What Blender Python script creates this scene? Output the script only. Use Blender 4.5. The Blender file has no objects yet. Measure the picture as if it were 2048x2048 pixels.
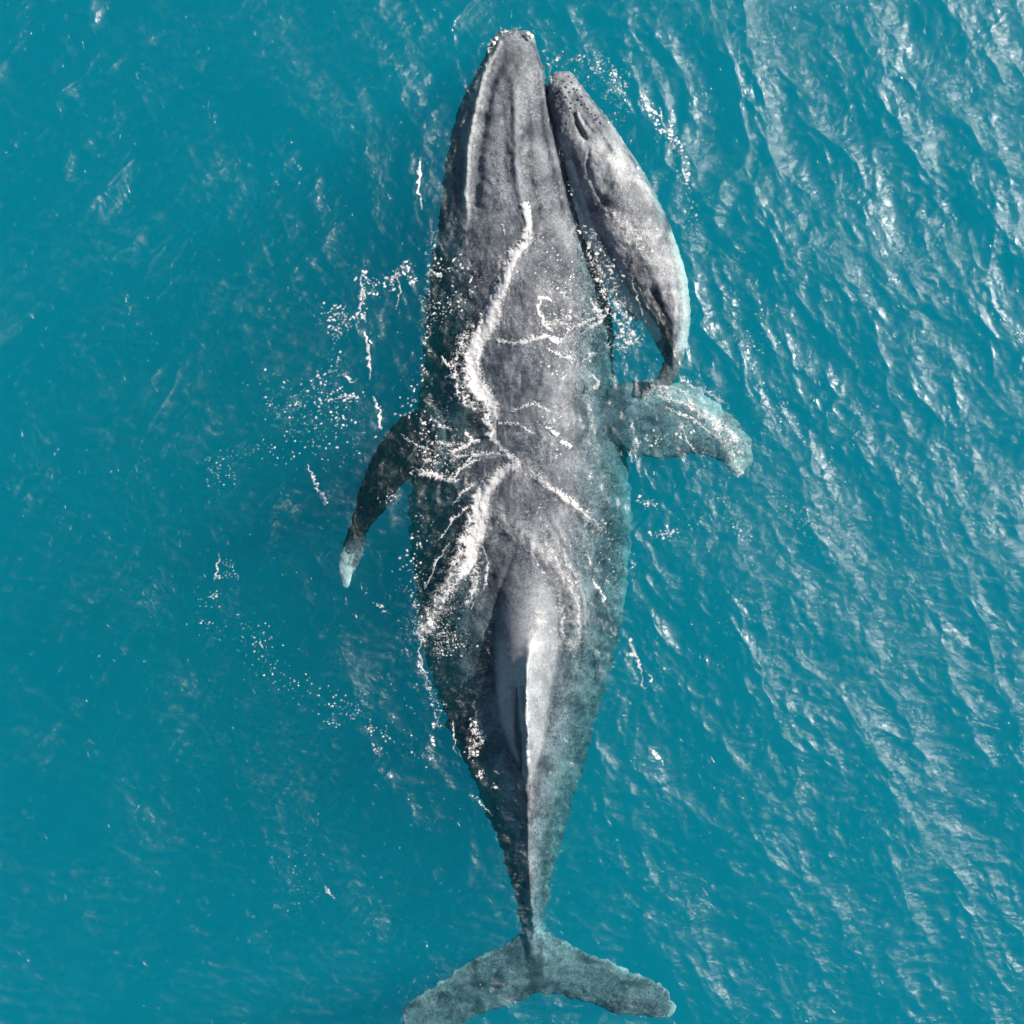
import bpy, math, random
import numpy as np
from mathutils import Vector

# ------------------------------------------------------------------ camera, world, sun
scene = bpy.context.scene
COL = scene.collection
CAM_H = 18.0                 # metres above the calm water level
FRAME = 15.0                 # metres of sea across the picture at water level
S = FRAME / 2048.0

cam_data = bpy.data.cameras.new("camera")
cam_data.sensor_width = 36.0
cam_data.sensor_fit = 'HORIZONTAL'
cam_data.lens = 36.0 * CAM_H / FRAME
cam_data.clip_start = 0.1
cam_data.clip_end = 2000.0
cam = bpy.data.objects.new("camera", cam_data)
cam.location = (0, 0, CAM_H)
COL.objects.link(cam)
scene.camera = cam

SUN_EL = math.radians(32)
SUN_AZ = math.atan2(0.40, 1.0)          # measured from +X towards +Y
sun_dir = Vector((math.cos(SUN_EL) * math.cos(SUN_AZ), math.cos(SUN_EL) * math.sin(SUN_AZ), math.sin(SUN_EL)))

world = bpy.data.worlds.new("World")
scene.world = world
world.use_nodes = True
wn = world.node_tree.nodes; wl = world.node_tree.links
wn.clear()
sky = wn.new('ShaderNodeTexSky')
sky.sky_type = 'NISHITA'
sky.sun_disc = False
sky.sun_elevation = SUN_EL
sky.sun_rotation = math.pi / 2 - SUN_AZ
sky.air_density = 1.0
sky.dust_density = 2.5
sky.ozone_density = 1.0
bg = wn.new('ShaderNodeBackground')
bg.inputs['Strength'].default_value = 0.055
wo = wn.new('ShaderNodeOutputWorld')
wl.new(sky.outputs[0], bg.inputs[0]); wl.new(bg.outputs[0], wo.inputs[0])

sun_data = bpy.data.lights.new("sun", 'SUN')
sun_data.energy = 5.0
sun_data.angle = math.radians(0.5)
sun_data.color = (1.0, 0.94, 0.88)
sun = bpy.data.objects.new("sun", sun_data)
sun.rotation_euler = sun_dir.to_track_quat('Z', 'Y').to_euler()
sun.location = sun_dir * 40
COL.objects.link(sun)

scene.view_settings.view_transform = 'Standard'
scene.view_settings.look = 'None'
scene.view_settings.gamma = 1.0
scene.view_settings.use_curve_mapping = False
scene.view_settings.exposure = 0.75

cy = scene.cycles
cy.max_bounces = 8
cy.diffuse_bounces = 2
cy.glossy_bounces = 2
cy.transmission_bounces = 4
cy.transparent_max_bounces = 8
cy.volume_bounces = 2
cy.sample_clamp_indirect = 4.0
cy.use_denoising = True
cy.use_adaptive_sampling = True
cy.adaptive_threshold = 0.03
cy.adaptive_min_samples = 16
try:
    cy.denoiser = 'OPENIMAGEDENOISE'
    cy.denoising_input_passes = 'RGB_ALBEDO_NORMAL'
except Exception:
    pass

# ------------------------------------------------------------------ helpers
def px2w(px, py, z):
    """photograph pixel + height -> world point (plain unprojection at that height)"""
    k = S * (CAM_H - z) / CAM_H
    return (px - 1024.0) * k, -(py - 1024.0) * k

def w2px(x, y, z):
    k = S * (CAM_H - z) / CAM_H
    return x / k + 1024.0, 1024.0 - y / k

def perlin(x, y, seed=0):
    rng = np.random.RandomState(seed)
    p = rng.permutation(256).astype(np.int32)
    ang = rng.rand(256).astype(np.float32) * 2 * np.pi
    gx, gy = np.cos(ang), np.sin(ang)
    x = np.asarray(x, np.float32); y = np.asarray(y, np.float32)
    xi = np.floor(x).astype(np.int32); yi = np.floor(y).astype(np.int32)
    xf = x - xi; yf = y - yi
    u = xf * xf * xf * (xf * (xf * 6 - 15) + 10); v = yf * yf * yf * (yf * (yf * 6 - 15) + 10)
    def g(ix, iy, dx, dy):
        h = p[(p[ix & 255] + iy) & 255]
        return gx[h] * dx + gy[h] * dy
    a = g(xi, yi, xf, yf); b = g(xi + 1, yi, xf - 1, yf)
    c = g(xi, yi + 1, xf, yf - 1); d = g(xi + 1, yi + 1, xf - 1, yf - 1)
    return 1.5 * ((a * (1 - u) + b * u) * (1 - v) + (c * (1 - u) + d * u) * v)

def fbm(x, y, seed=0, octv=4, lac=2.07, gain=0.5):
    s = 0; a = 1.0
    for i in range(octv):
        s = s + a * perlin(x, y, seed + i * 17)
        x = x * lac + 3.7; y = y * lac - 1.9
        a *= gain
    return s

def sstep(a, b, x):
    t = np.clip((x - a) / (b - a), 0, 1)
    return t * t * (3 - 2 * t)

def np_mesh(name, verts, faces, smooth=True):
    """faces: (n,4) or (n,3) int array"""
    verts = np.ascontiguousarray(verts, np.float32); faces = np.ascontiguousarray(faces, np.int32)
    k = faces.shape[1]
    me = bpy.data.meshes.new(name)
    me.vertices.add(len(verts)); me.vertices.foreach_set('co', verts.ravel())
    me.loops.add(faces.size); me.loops.foreach_set('vertex_index', faces.ravel())
    me.polygons.add(len(faces))
    me.polygons.foreach_set('loop_start', np.arange(0, faces.size, k, dtype=np.int32))
    me.polygons.foreach_set('loop_total', np.full(len(faces), k, np.int32))
    me.update(calc_edges=True)
    if smooth:
        me.polygons.foreach_set('use_smooth', np.ones(len(faces), bool))
    return me

def link(name, me, mat=None, parent=None, **props):
    o = bpy.data.objects.new(name, me)
    COL.objects.link(o)
    if mat is not None:
        me.materials.append(mat)
    if parent is not None:
        o.parent = parent
    for k, v in props.items():
        o[k] = v
    return o

def seg_dist(px, py, pts):
    """distance (px) to a polyline and the arclength fraction, for arrays px, py"""
    best = np.full(px.shape, 1e9, np.float32); tt = np.zeros(px.shape, np.float32); sgn = np.zeros(px.shape, np.float32)
    pts = np.array(pts, np.float32)
    L = np.hypot(*(pts[1:] - pts[:-1]).T); cum = np.concatenate([[0], np.cumsum(L)]); tot = cum[-1]
    for i in range(len(pts) - 1):
        ax, ay = pts[i][:2]; bx, by = pts[i + 1][:2]
        dx, dy = bx - ax, by - ay
        t = np.clip(((px - ax) * dx + (py - ay) * dy) / (dx * dx + dy * dy + 1e-9), 0, 1)
        ex = px - (ax + t * dx); ey = py - (ay + t * dy)
        d = np.hypot(ex, ey)
        m = d < best
        best = np.where(m, d, best); tt = np.where(m, (cum[i] + t * L[i]) / tot, tt)
        sgn = np.where(m, np.sign(dx * ey - dy * ex), sgn)
    return best, tt, sgn

# ------------------------------------------------------------------ node helpers
class NT:
    def __init__(s, name):
        s.m = bpy.data.materials.new(name); s.m.use_nodes = True
        s.t = s.m.node_tree; s.n = s.t.nodes; s.l = s.t.links; s.n.clear()
        s.out = s.n.new('ShaderNodeOutputMaterial')
        s.geo = s.n.new('ShaderNodeTexCoord')
    def node(s, typ, **kw):
        n = s.n.new(typ)
        for k, v in kw.items():
            if k.startswith('_'):
                setattr(n, k[1:], v)
            else:
                sock = n.inputs[k.replace('__', ' ')] if not k.startswith('i') or not k[1:].isdigit() else n.inputs[int(k[1:])]
                if isinstance(v, bpy.types.NodeSocket):
                    s.l.new(v, sock)
                else:
                    sock.default_value = v
        return n
    def mapping(s, scale=(1, 1, 1), rot=(0, 0, 0), src=None):
        n = s.n.new('ShaderNodeMapping')
        s.l.new(src or s.geo.outputs['Object'], n.inputs['Vector'])
        n.inputs['Scale'].default_value = scale; n.inputs['Rotation'].default_value = rot
        return n.outputs[0]
    def noise(s, scale, detail=4, rough=0.55, dist=0.0, vec=None):
        return s.node('ShaderNodeTexNoise', Vector=vec or s.geo.outputs['Object'], Scale=scale, Detail=detail, Roughness=rough, Distortion=dist).outputs['Fac']
    def ramp(s, fac, stops, interp='LINEAR'):
        n = s.n.new('ShaderNodeValToRGB'); s.l.new(fac, n.inputs[0])
        cr = n.color_ramp; cr.interpolation = interp
        while len(cr.elements) < len(stops): cr.elements.new(0.5)
        for e, (p, c) in zip(cr.elements, stops):
            e.position = p; e.color = (c, c, c, 1) if isinstance(c, (int, float)) else (*c, 1)
        return n.outputs[0]
    def math(s, op, a, b=0.0, clamp=False):
        n = s.n.new('ShaderNodeMath'); n.operation = op; n.use_clamp = clamp
        for i, v in enumerate((a, b)):
            if isinstance(v, bpy.types.NodeSocket): s.l.new(v, n.inputs[i])
            else: n.inputs[i].default_value = v
        return n.outputs[0]
    def mix(s, fac, a, b):
        n = s.n.new('ShaderNodeMix'); n.data_type = 'RGBA'
        for sock, v in ((n.inputs[0], fac), (n.inputs[6], a), (n.inputs[7], b)):
            if isinstance(v, bpy.types.NodeSocket): s.l.new(v, sock)
            else: sock.default_value = v if isinstance(v, (int, float)) else (*v, 1)
        return n.outputs[2]

# ------------------------------------------------------------------ materials
def water_material():
    T = NT('sea_water')
    # ripples too fine for the mesh
    v1 = T.mapping(scale=(1.0, 2.3, 1), rot=(0, 0, math.radians(55)))
    n1 = T.noise(3.2, 6, 0.62, 0.6, v1)
    n2 = T.noise(16, 4, 0.6, 1.0)
    slick = T.ramp(T.noise(0.42, 4, 0.6, 1.2), [(0.40, 0.30), (0.62, 1.0)])      # smooth slicks and ruffled patches
    n3 = T.math('MAXIMUM', T.math('SUBTRACT', T.noise(7.5, 2, 0.5, 0.4), 0.64), 0.0)   # rare steep wavelets that flash
    h = T.math('ADD', T.math('MULTIPLY', T.math('ADD', T.math('MULTIPLY', n1, 0.055), T.math('MULTIPLY', n2, 0.006)), slick), T.math('MULTIPLY', n3, 0.12))
    bump = T.node('ShaderNodeBump', Height=h, Strength=1.0, Distance=1.0)
    # Schlick reflectance, the same from above and below (light enters without bending)
    gm = T.n.new('ShaderNodeNewGeometry')
    dp = T.node('ShaderNodeVectorMath', _operation='DOT_PRODUCT', i0=gm.outputs['Incoming'], i1=bump.outputs[0]).outputs['Value']
    fr = T.math('ADD', 0.026, T.math('MULTIPLY', 0.974, T.math('POWER', T.math('SUBTRACT', 1.0, T.math('ABSOLUTE', dp), clamp=True), 5.0)), clamp=True)
    # unresolved capillary ripples: soft sheen, plus the mirror-smooth part
    patch = T.ramp(T.noise(0.9, 5, 0.6, 0.8), [(0.35, 0.0), (0.65, 1.0)])
    rough = T.math('ADD', 0.415, T.math('MULTIPLY', patch, 0.08))
    g1 = T.node('ShaderNodeBsdfGlossy', _distribution='BECKMANN', Color=(1, 1, 1, 1), Roughness=rough, Normal=bump.outputs[0])
    g2 = T.node('ShaderNodeBsdfGlossy', _distribution='BECKMANN', Color=(1, 1, 1, 1), Roughness=0.16, Normal=bump.outputs[0])
    g = T.node('ShaderNodeMixShader', i0=0.50, i1=g1.outputs[0], i2=g2.outputs[0])
    tr = T.node('ShaderNodeBsdfTransparent', Color=(1, 1, 1, 1))
    mx = T.node('ShaderNodeMixShader', i0=fr, i1=tr.outputs[0], i2=g.outputs[0])
    T.l.new(mx.outputs[0], T.out.inputs['Surface'])
    sc = T.node('ShaderNodeVolumeScatter', Color=(0.004, 0.345, 0.395, 1), Density=0.23, Anisotropy=0.0)
    ab = T.node('ShaderNodeVolumeAbsorption', Color=(0.0, 0.885, 0.930, 1), Density=0.66)
    ad = T.node('ShaderNodeAddShader', i0=sc.outputs[0], i1=ab.outputs[0])
    T.l.new(ad.outputs[0], T.out.inputs['Volume'])
    return T.m

def skin_material(name, dark, mid, light, scale=1.0):
    T = NT(name)
    pale = T.node('ShaderNodeAttribute', _attribute_name='pale').outputs['Fac']
    blot = T.noise(2.2 * scale, 6, 0.62, 0.5)
    fine = T.noise(38 * scale, 7, 0.72, 0.8)
    streak = T.noise(15 * scale, 6, 0.7, 1.8, T.mapping(scale=(0.5, 1.3, 1)))
    f = T.math('ADD', T.math('MULTIPLY', blot, 0.45), T.math('ADD', T.math('MULTIPLY', fine, 0.33), T.math('MULTIPLY', streak, 0.22)))
    cv = T.node('ShaderNodeVectorMath', _operation='ADD', i0=T.geo.outputs['Object'], i1=T.node('ShaderNodeTexNoise', Scale=9.0, Detail=4.0, Roughness=0.7).outputs['Color']).outputs[0]
    crack = T.node('ShaderNodeTexVoronoi', _feature='DISTANCE_TO_EDGE', Vector=cv, Scale=19 * scale).outputs['Distance']
    crack = T.math('MULTIPLY', T.ramp(crack, [(0.0, 1.0), (0.16, 0.0)]), T.ramp(T.noise(1.3, 4), [(0.38, 0.0), (0.60, 0.11)]))
    f = T.math('ADD', f, crack)
    col = T.ramp(f, [(0.38, dark), (0.50, mid), (0.62, light)])
    # pale round scars and scratches
    vo = T.node('ShaderNodeTexVoronoi', Vector=T.geo.outputs['Object'], Scale=5.5 * scale, Randomness=1.0)
    spot = T.math('MULTIPLY', T.ramp(vo.outputs['Distance'], [(0.10, 1.0), (0.22, 0.0)]), T.ramp(T.noise(3.1, 3), [(0.5, 0.0), (0.62, 0.55)]))
    col = T.mix(spot, col, [c * 1.35 for c in light])
    pn = T.math('MULTIPLY', pale, T.ramp(T.noise(7 * scale, 6, 0.7, 0.8), [(0.25, 0.35), (0.55, 1.0)]), clamp=True)
    col = T.mix(pn, col, (0.50, 0.52, 0.51))
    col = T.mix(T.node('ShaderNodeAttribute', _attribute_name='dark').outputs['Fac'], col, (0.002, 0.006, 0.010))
    # relief: skin creases and the thin film of running water
    web = T.node('ShaderNodeTexVoronoi', _feature='SMOOTH_F1', Vector=T.node('ShaderNodeVectorMath', _operation='ADD', i0=T.geo.outputs['Object'], i1=T.node('ShaderNodeTexNoise', Scale=6.0, Detail=3.0).outputs['Color']).outputs[0], Scale=13 * scale).outputs['Distance']
    h = T.math('ADD', T.math('MULTIPLY', T.noise(34 * scale, 6, 0.72, 1.4), 0.017),
               T.math('ADD', T.math('MULTIPLY', web, 0.011), T.math('MULTIPLY', T.noise(30 * scale, 5, 0.65, 2.0, T.mapping(scale=(0.35, 1.6, 1))), 0.009)))
    rel = T.node('ShaderNodeAttribute', _attribute_name='relief').outputs['Fac']
    bump = T.node('ShaderNodeBump', Height=T.math('MULTIPLY', h, rel), Strength=1.0, Distance=1.0)
    ro = T.ramp(fine, [(0.3, 0.24), (0.7, 0.40)])
    # skin loses its gloss where water (nearly the same refractive index) covers it
    sz = T.node('ShaderNodeSeparateXYZ', i0=T.geo.outputs['Object']).outputs[2]
    mr = T.node('ShaderNodeMapRange', Value=sz, From__Min=-0.09, From__Max=-0.01, To__Min=0.0, To__Max=0.45)
    spec = mr.outputs[0]
    b = T.node('ShaderNodeBsdfPrincipled', Base__Color=col, Roughness=ro, Specular__IOR__Level=spec, Normal=bump.outputs[0])
    T.l.new(b.outputs[0], T.out.inputs['Surface'])
    return T.m

def foam_material():
    T = NT('sea_foam')
    n = T.noise(60, 3, 0.6)
    col = T.mix(n, (0.52, 0.52, 0.52), (0.66, 0.65, 0.64))
    b = T.node('ShaderNodeBsdfPrincipled', Base__Color=col, Roughness=0.5)
    tr = T.node('ShaderNodeBsdfTransparent')
    cover = T.node('ShaderNodeAttribute', _attribute_name='cover').outputs['Fac']     # thin froth lets the skin show through
    mx = T.node('ShaderNodeMixShader', i0=cover, i1=tr.outputs[0], i2=b.outputs[0])
    T.l.new(mx.outputs[0], T.out.inputs['Surface'])
    return T.m

def sand_material():
    T = NT('pale_sand')
    n = T.noise(0.6, 6, 0.6)
    col = T.mix(n, (0.30, 0.27, 0.20), (0.42, 0.38, 0.29))
    b = T.node('ShaderNodeBsdfPrincipled', Base__Color=col, Roughness=0.9)
    T.l.new(b.outputs[0], T.out.inputs['Surface'])
    return T.m

M_WATER = water_material()
M_SKIN = skin_material('adult_whale_skin', (0.016, 0.024, 0.034), (0.070, 0.085, 0.104), (0.235, 0.255, 0.275))
M_CALF = skin_material('calf_skin', (0.026, 0.034, 0.046), (0.125, 0.137, 0.155), (0.40, 0.415, 0.425), 1.2)
M_FOAM = foam_material()
M_SAND = sand_material()

# ------------------------------------------------------------------ whale bodies
def loft(stations, nring=72, sub=6):
    """stations: (lx, ly, rx, ry, crest_fraction, ztop, zedge, zbottom, power).  Returns verts, faces (closed tube, capped)."""
    st = np.array(stations, float)
    # arclength resample
    mid = (st[:, 0:2] + st[:, 2:4]) / 2
    d = np.concatenate([[0], np.cumsum(np.hypot(*(mid[1:] - mid[:-1]).T) + 1e-6)])
    n = max(int(d[-1] / sub), 8)
    tt = np.linspace(0, d[-1], n)
    def smooth_interp(col):
        v = np.interp(tt, d, col)
        k = 5
        vp = np.pad(v, k, mode='edge')
        w = np.hanning(2 * k + 3)[1:-1]; w /= w.sum()
        r = np.convolve(vp, w, 'valid')
        r[0] = v[0]; r[-1] = v[-1]
        return r
    cols = [smooth_interp(st[:, i]) for i in range(9)]
    verts = []
    for i in range(n):
        lx, ly, rx, ry, cf, zt, ze, zb, pw = [c[i] for c in cols]
        for j in range(nring):
            a = 2 * math.pi * j / nring         # 0 = left edge, pi/2 = top crest, pi = right edge
            c, s_ = math.cos(a), math.sin(a)
            u = -c                                # -1 left .. 1 right
            q = 2.0 / pw
            uu = math.copysign(abs(c) ** q, u); ss = abs(s_) ** q
            f = cf + (uu * (1 - cf) if uu > 0 else uu * cf)
            z = ze + (zt - ze) * ss if s_ >= 0 else ze - (ze - zb) * abs(s_)
            x, y = px2w(lx + (rx - lx) * f, ly + (ry - ly) * f, z)
            verts.append((x, y, z))
    verts = np.array(verts)
    faces = []
    idx = np.arange(n * nring).reshape(n, nring)
    nx = np.roll(idx, -1, axis=1)
    quads = np.stack([idx[:-1], idx[1:], nx[1:], nx[:-1]], -1).reshape(-1, 4)
    c0 = verts[:nring].mean(0); c1 = verts[-nring:].mean(0)
    verts = np.vstack([verts, c0, c1])
    k0, k1 = len(verts) - 2, len(verts) - 1
    tris = [(k0, idx[0, j], nx[0, j]) for j in range(nring)] + [(k1, nx[-1, j], idx[-1, j]) for j in range(nring)]
    return verts, quads, np.array(tris)

def foil(stations, nring=40, sub=5):
    """stations: (lx, ly, rx, ry, z, thickness)"""
    return loft([(a, b, c, d, 0.5, z + t, z, z - t, 2.0) for a, b, c, d, z, t in stations], nring, sub)

def union_mesh(name, pieces, voxel):
    vs, fs = [], []
    off = 0
    for v, q, t in pieces:
        vs.append(v); fs += [tuple(int(k) + off for k in f) for f in q] + [tuple(int(k) + off for k in f) for f in t]
        off += len(v)
    me = bpy.data.meshes.new(name + '_raw')
    me.from_pydata([tuple(p) for p in np.vstack(vs)], [], fs)
    import bmesh
    bm = bmesh.new(); bm.from_mesh(me)
    bmesh.ops.recalc_face_normals(bm, faces=bm.faces)
    bm.to_mesh(me); bm.free()
    o = bpy.data.objects.new(name + '_raw', me); COL.objects.link(o)
    md = o.modifiers.new('remesh', 'REMESH'); md.mode = 'VOXEL'; md.voxel_size = voxel
    sm = o.modifiers.new('smooth', 'SMOOTH'); sm.factor = 0.5; sm.iterations = 4
    dg = bpy.context.evaluated_depsgraph_get()
    res = bpy.data.meshes.new_from_object(o.evaluated_get(dg), depsgraph=dg)
    bpy.data.objects.remove(o); bpy.data.meshes.remove(me)
    res.name = name
    return res

def get_co(me):
    a = np.empty(len(me.vertices) * 3, np.float32); me.vertices.foreach_get('co', a); return a.reshape(-1, 3)
def get_no(me):
    a = np.empty(len(me.vertices) * 3, np.float32); me.vertices.foreach_get('normal', a); return a.reshape(-1, 3)
def set_attr(me, name, vals):
    at = me.attributes.new(name, 'FLOAT', 'POINT'); at.data.foreach_set('value', np.ascontiguousarray(vals, np.float32))

L_OUT = [(60,1000),(70,988),(81,982),(114,968),(161,945),(202,921),(262,904),(336,891),(420,881),(488,871),(589,854),(640,848),(703,849),(772,841),(826,832),(880,826),(954,822),(1019,818),(1098,823),(1178,834),(1240,840),(1317,850),(1373,870),(1395,877),(1466,902),(1513,925),(1560,949),(1624,969),(1668,992),(1718,1009),(1752,1019),(1799,1033),(1836,1041),(1870,1043),(1960,1048)]
R_OUT = [(60,1058),(77,1069),(128,1086),(202,1100),(303,1130),(404,1153),(454,1170),(504,1187),(572,1214),(640,1226),(702,1227),(766,1229),(844,1245),(909,1253),(986,1260),(1090,1262),(1115,1260),(1162,1254),(1202,1252),(1240,1244),(1286,1231),(1358,1216),(1404,1200),(1466,1185),(1522,1172),(1566,1155),(1637,1133),(1685,1123),(1711,1115),(1759,1103),(1785,1096),(1836,1094),(1870,1093),(1960,1085)]
CREST = [(60,1028),(170,1029),(336,1036),(410,1052),(500,1066),(700,1082),(900,1084),(1100,1062),(1286,1056),(1379,1052),(1473,1053),(1566,1056),(1718,1057),(1819,1063),(1886,1068),(1960,1066)]
#        y    ztop  zedge zbot  power
PROF = [(60, -0.10,-0.18,-0.30,2.2),(85,0.0,-0.24,-0.5,2.6),(160,0.06,-0.32,-0.8,2.8),(300,0.11,-0.42,-1.2,2.7),(450,0.14,-0.55,-1.6,2.2),
        (620,0.15,-0.75,-2.0,1.62),(800,0.16,-0.82,-2.1,1.55),(950,0.14,-0.85,-2.1,1.55),(1100,0.08,-0.85,-2.0,1.58),(1230,0.02,-0.80,-1.8,1.6),
        (1350,0.0,-0.76,-1.6,1.6),(1450,0.0,-0.74,-1.5,1.5),(1560,0.0,-0.74,-1.4,1.3),(1650,-0.04,-0.72,-1.3,1.15),(1750,-0.12,-0.70,-1.15,1.1),
        (1850,-0.34,-0.76,-1.05,1.15),(1930,-0.56,-0.78,-0.92,1.4),(1960,-0.68,-0.78,-0.84,1.8)]
def tab(t, y, k=1):
    a = np.array(t, float); return np.interp(y, a[:, 0], a[:, k])
body_st = []
for y in list(range(60, 100, 6)) + list(range(100, 1961, 14)):
    xl, xr, xc = tab(L_OUT, y), tab(R_OUT, y), tab(CREST, y)
    body_st.append((xl, y, xr, y, (xc - xl) / (xr - xl), tab(PROF, y, 1), tab(PROF, y, 2), tab(PROF, y, 3) * (1 + 0.5 * (300 < y < 1600)), tab(PROF, y, 4)))

FL_LEFT = [(880,800,900,960,-0.50,0.22),(804,830,830,955,-0.38,0.14),(775,870,800,972,-0.32,0.11),(742,910,790,992,-0.29,0.09),(728,955,770,1022,-0.27,0.08),
           (712,995,748,1045,-0.27,0.07),(706,1040,734,1065,-0.28,0.06),(686,1084,728,1098,-0.30,0.05),(675,1125,714,1138,-0.32,0.04),(676,1160,704,1165,-0.34,0.03),(683,1174,694,1177,-0.35,0.012)]
FL_RIGHT = [(1190,790,1190,880,-0.50,0.22),(1240,762,1250,900,-0.50,0.14),(1302,764,1300,918,-0.50,0.11),(1359,766,1345,916,-0.50,0.09),(1405,785,1388,908,-0.50,0.08),
            (1440,812,1425,912,-0.50,0.07),(1475,843,1450,928,-0.50,0.055),(1500,872,1464,946,-0.50,0.04),(1509,898,1478,948,-0.50,0.03),(1508,915,1492,942,-0.50,0.012)]
FK_RIGHT = [(1050,1835,1062,1975,-0.5,0.16),(1095,1862,1100,1990,-0.48,0.11),(1140,1888,1140,1994,-0.46,0.08),(1180,1908,1180,2008,-0.44,0.065),(1221,1923,1215,2024,-0.42,0.055),
            (1271,1947,1255,2034,-0.40,0.05),(1310,1962,1290,2030,-0.39,0.04),(1335,1978,1315,2040,-0.39,0.03),(1347,1997,1338,2042,-0.39,0.02),(1350,2012,1346,2036,-0.39,0.01)]
FK_LEFT = [(1085,1850,1090,1980,-0.5,0.16),(1045,1862,1060,1994,-0.48,0.11),(1012,1886,1040,2000,-0.46,0.08),(979,1903,1010,2012,-0.45,0.065),(925,1930,970,2026,-0.44,0.055),
           (885,1957,925,2046,-0.43,0.05),(844,1987,885,2062,-0.42,0.04),(817,2001,850,2072,-0.42,0.03),(803,2021,825,2076,-0.42,0.02),(804,2045,812,2068,-0.42,0.01)]
pieces = [loft(body_st, 80, 5), foil(FL_LEFT), foil(FL_RIGHT), foil(FK_RIGHT), foil(FK_LEFT)]
FK_RIGHT = [(a, b - 3, c, d + 9, z - 0.22, t) for a, b, c, d, z, t in FK_RIGHT]; FK_LEFT = [(a, b - 3, c, d + 9, z - 0.22, t) for a, b, c, d, z, t in FK_LEFT]
adult_me = union_mesh('body', pieces, 0.020)

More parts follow.
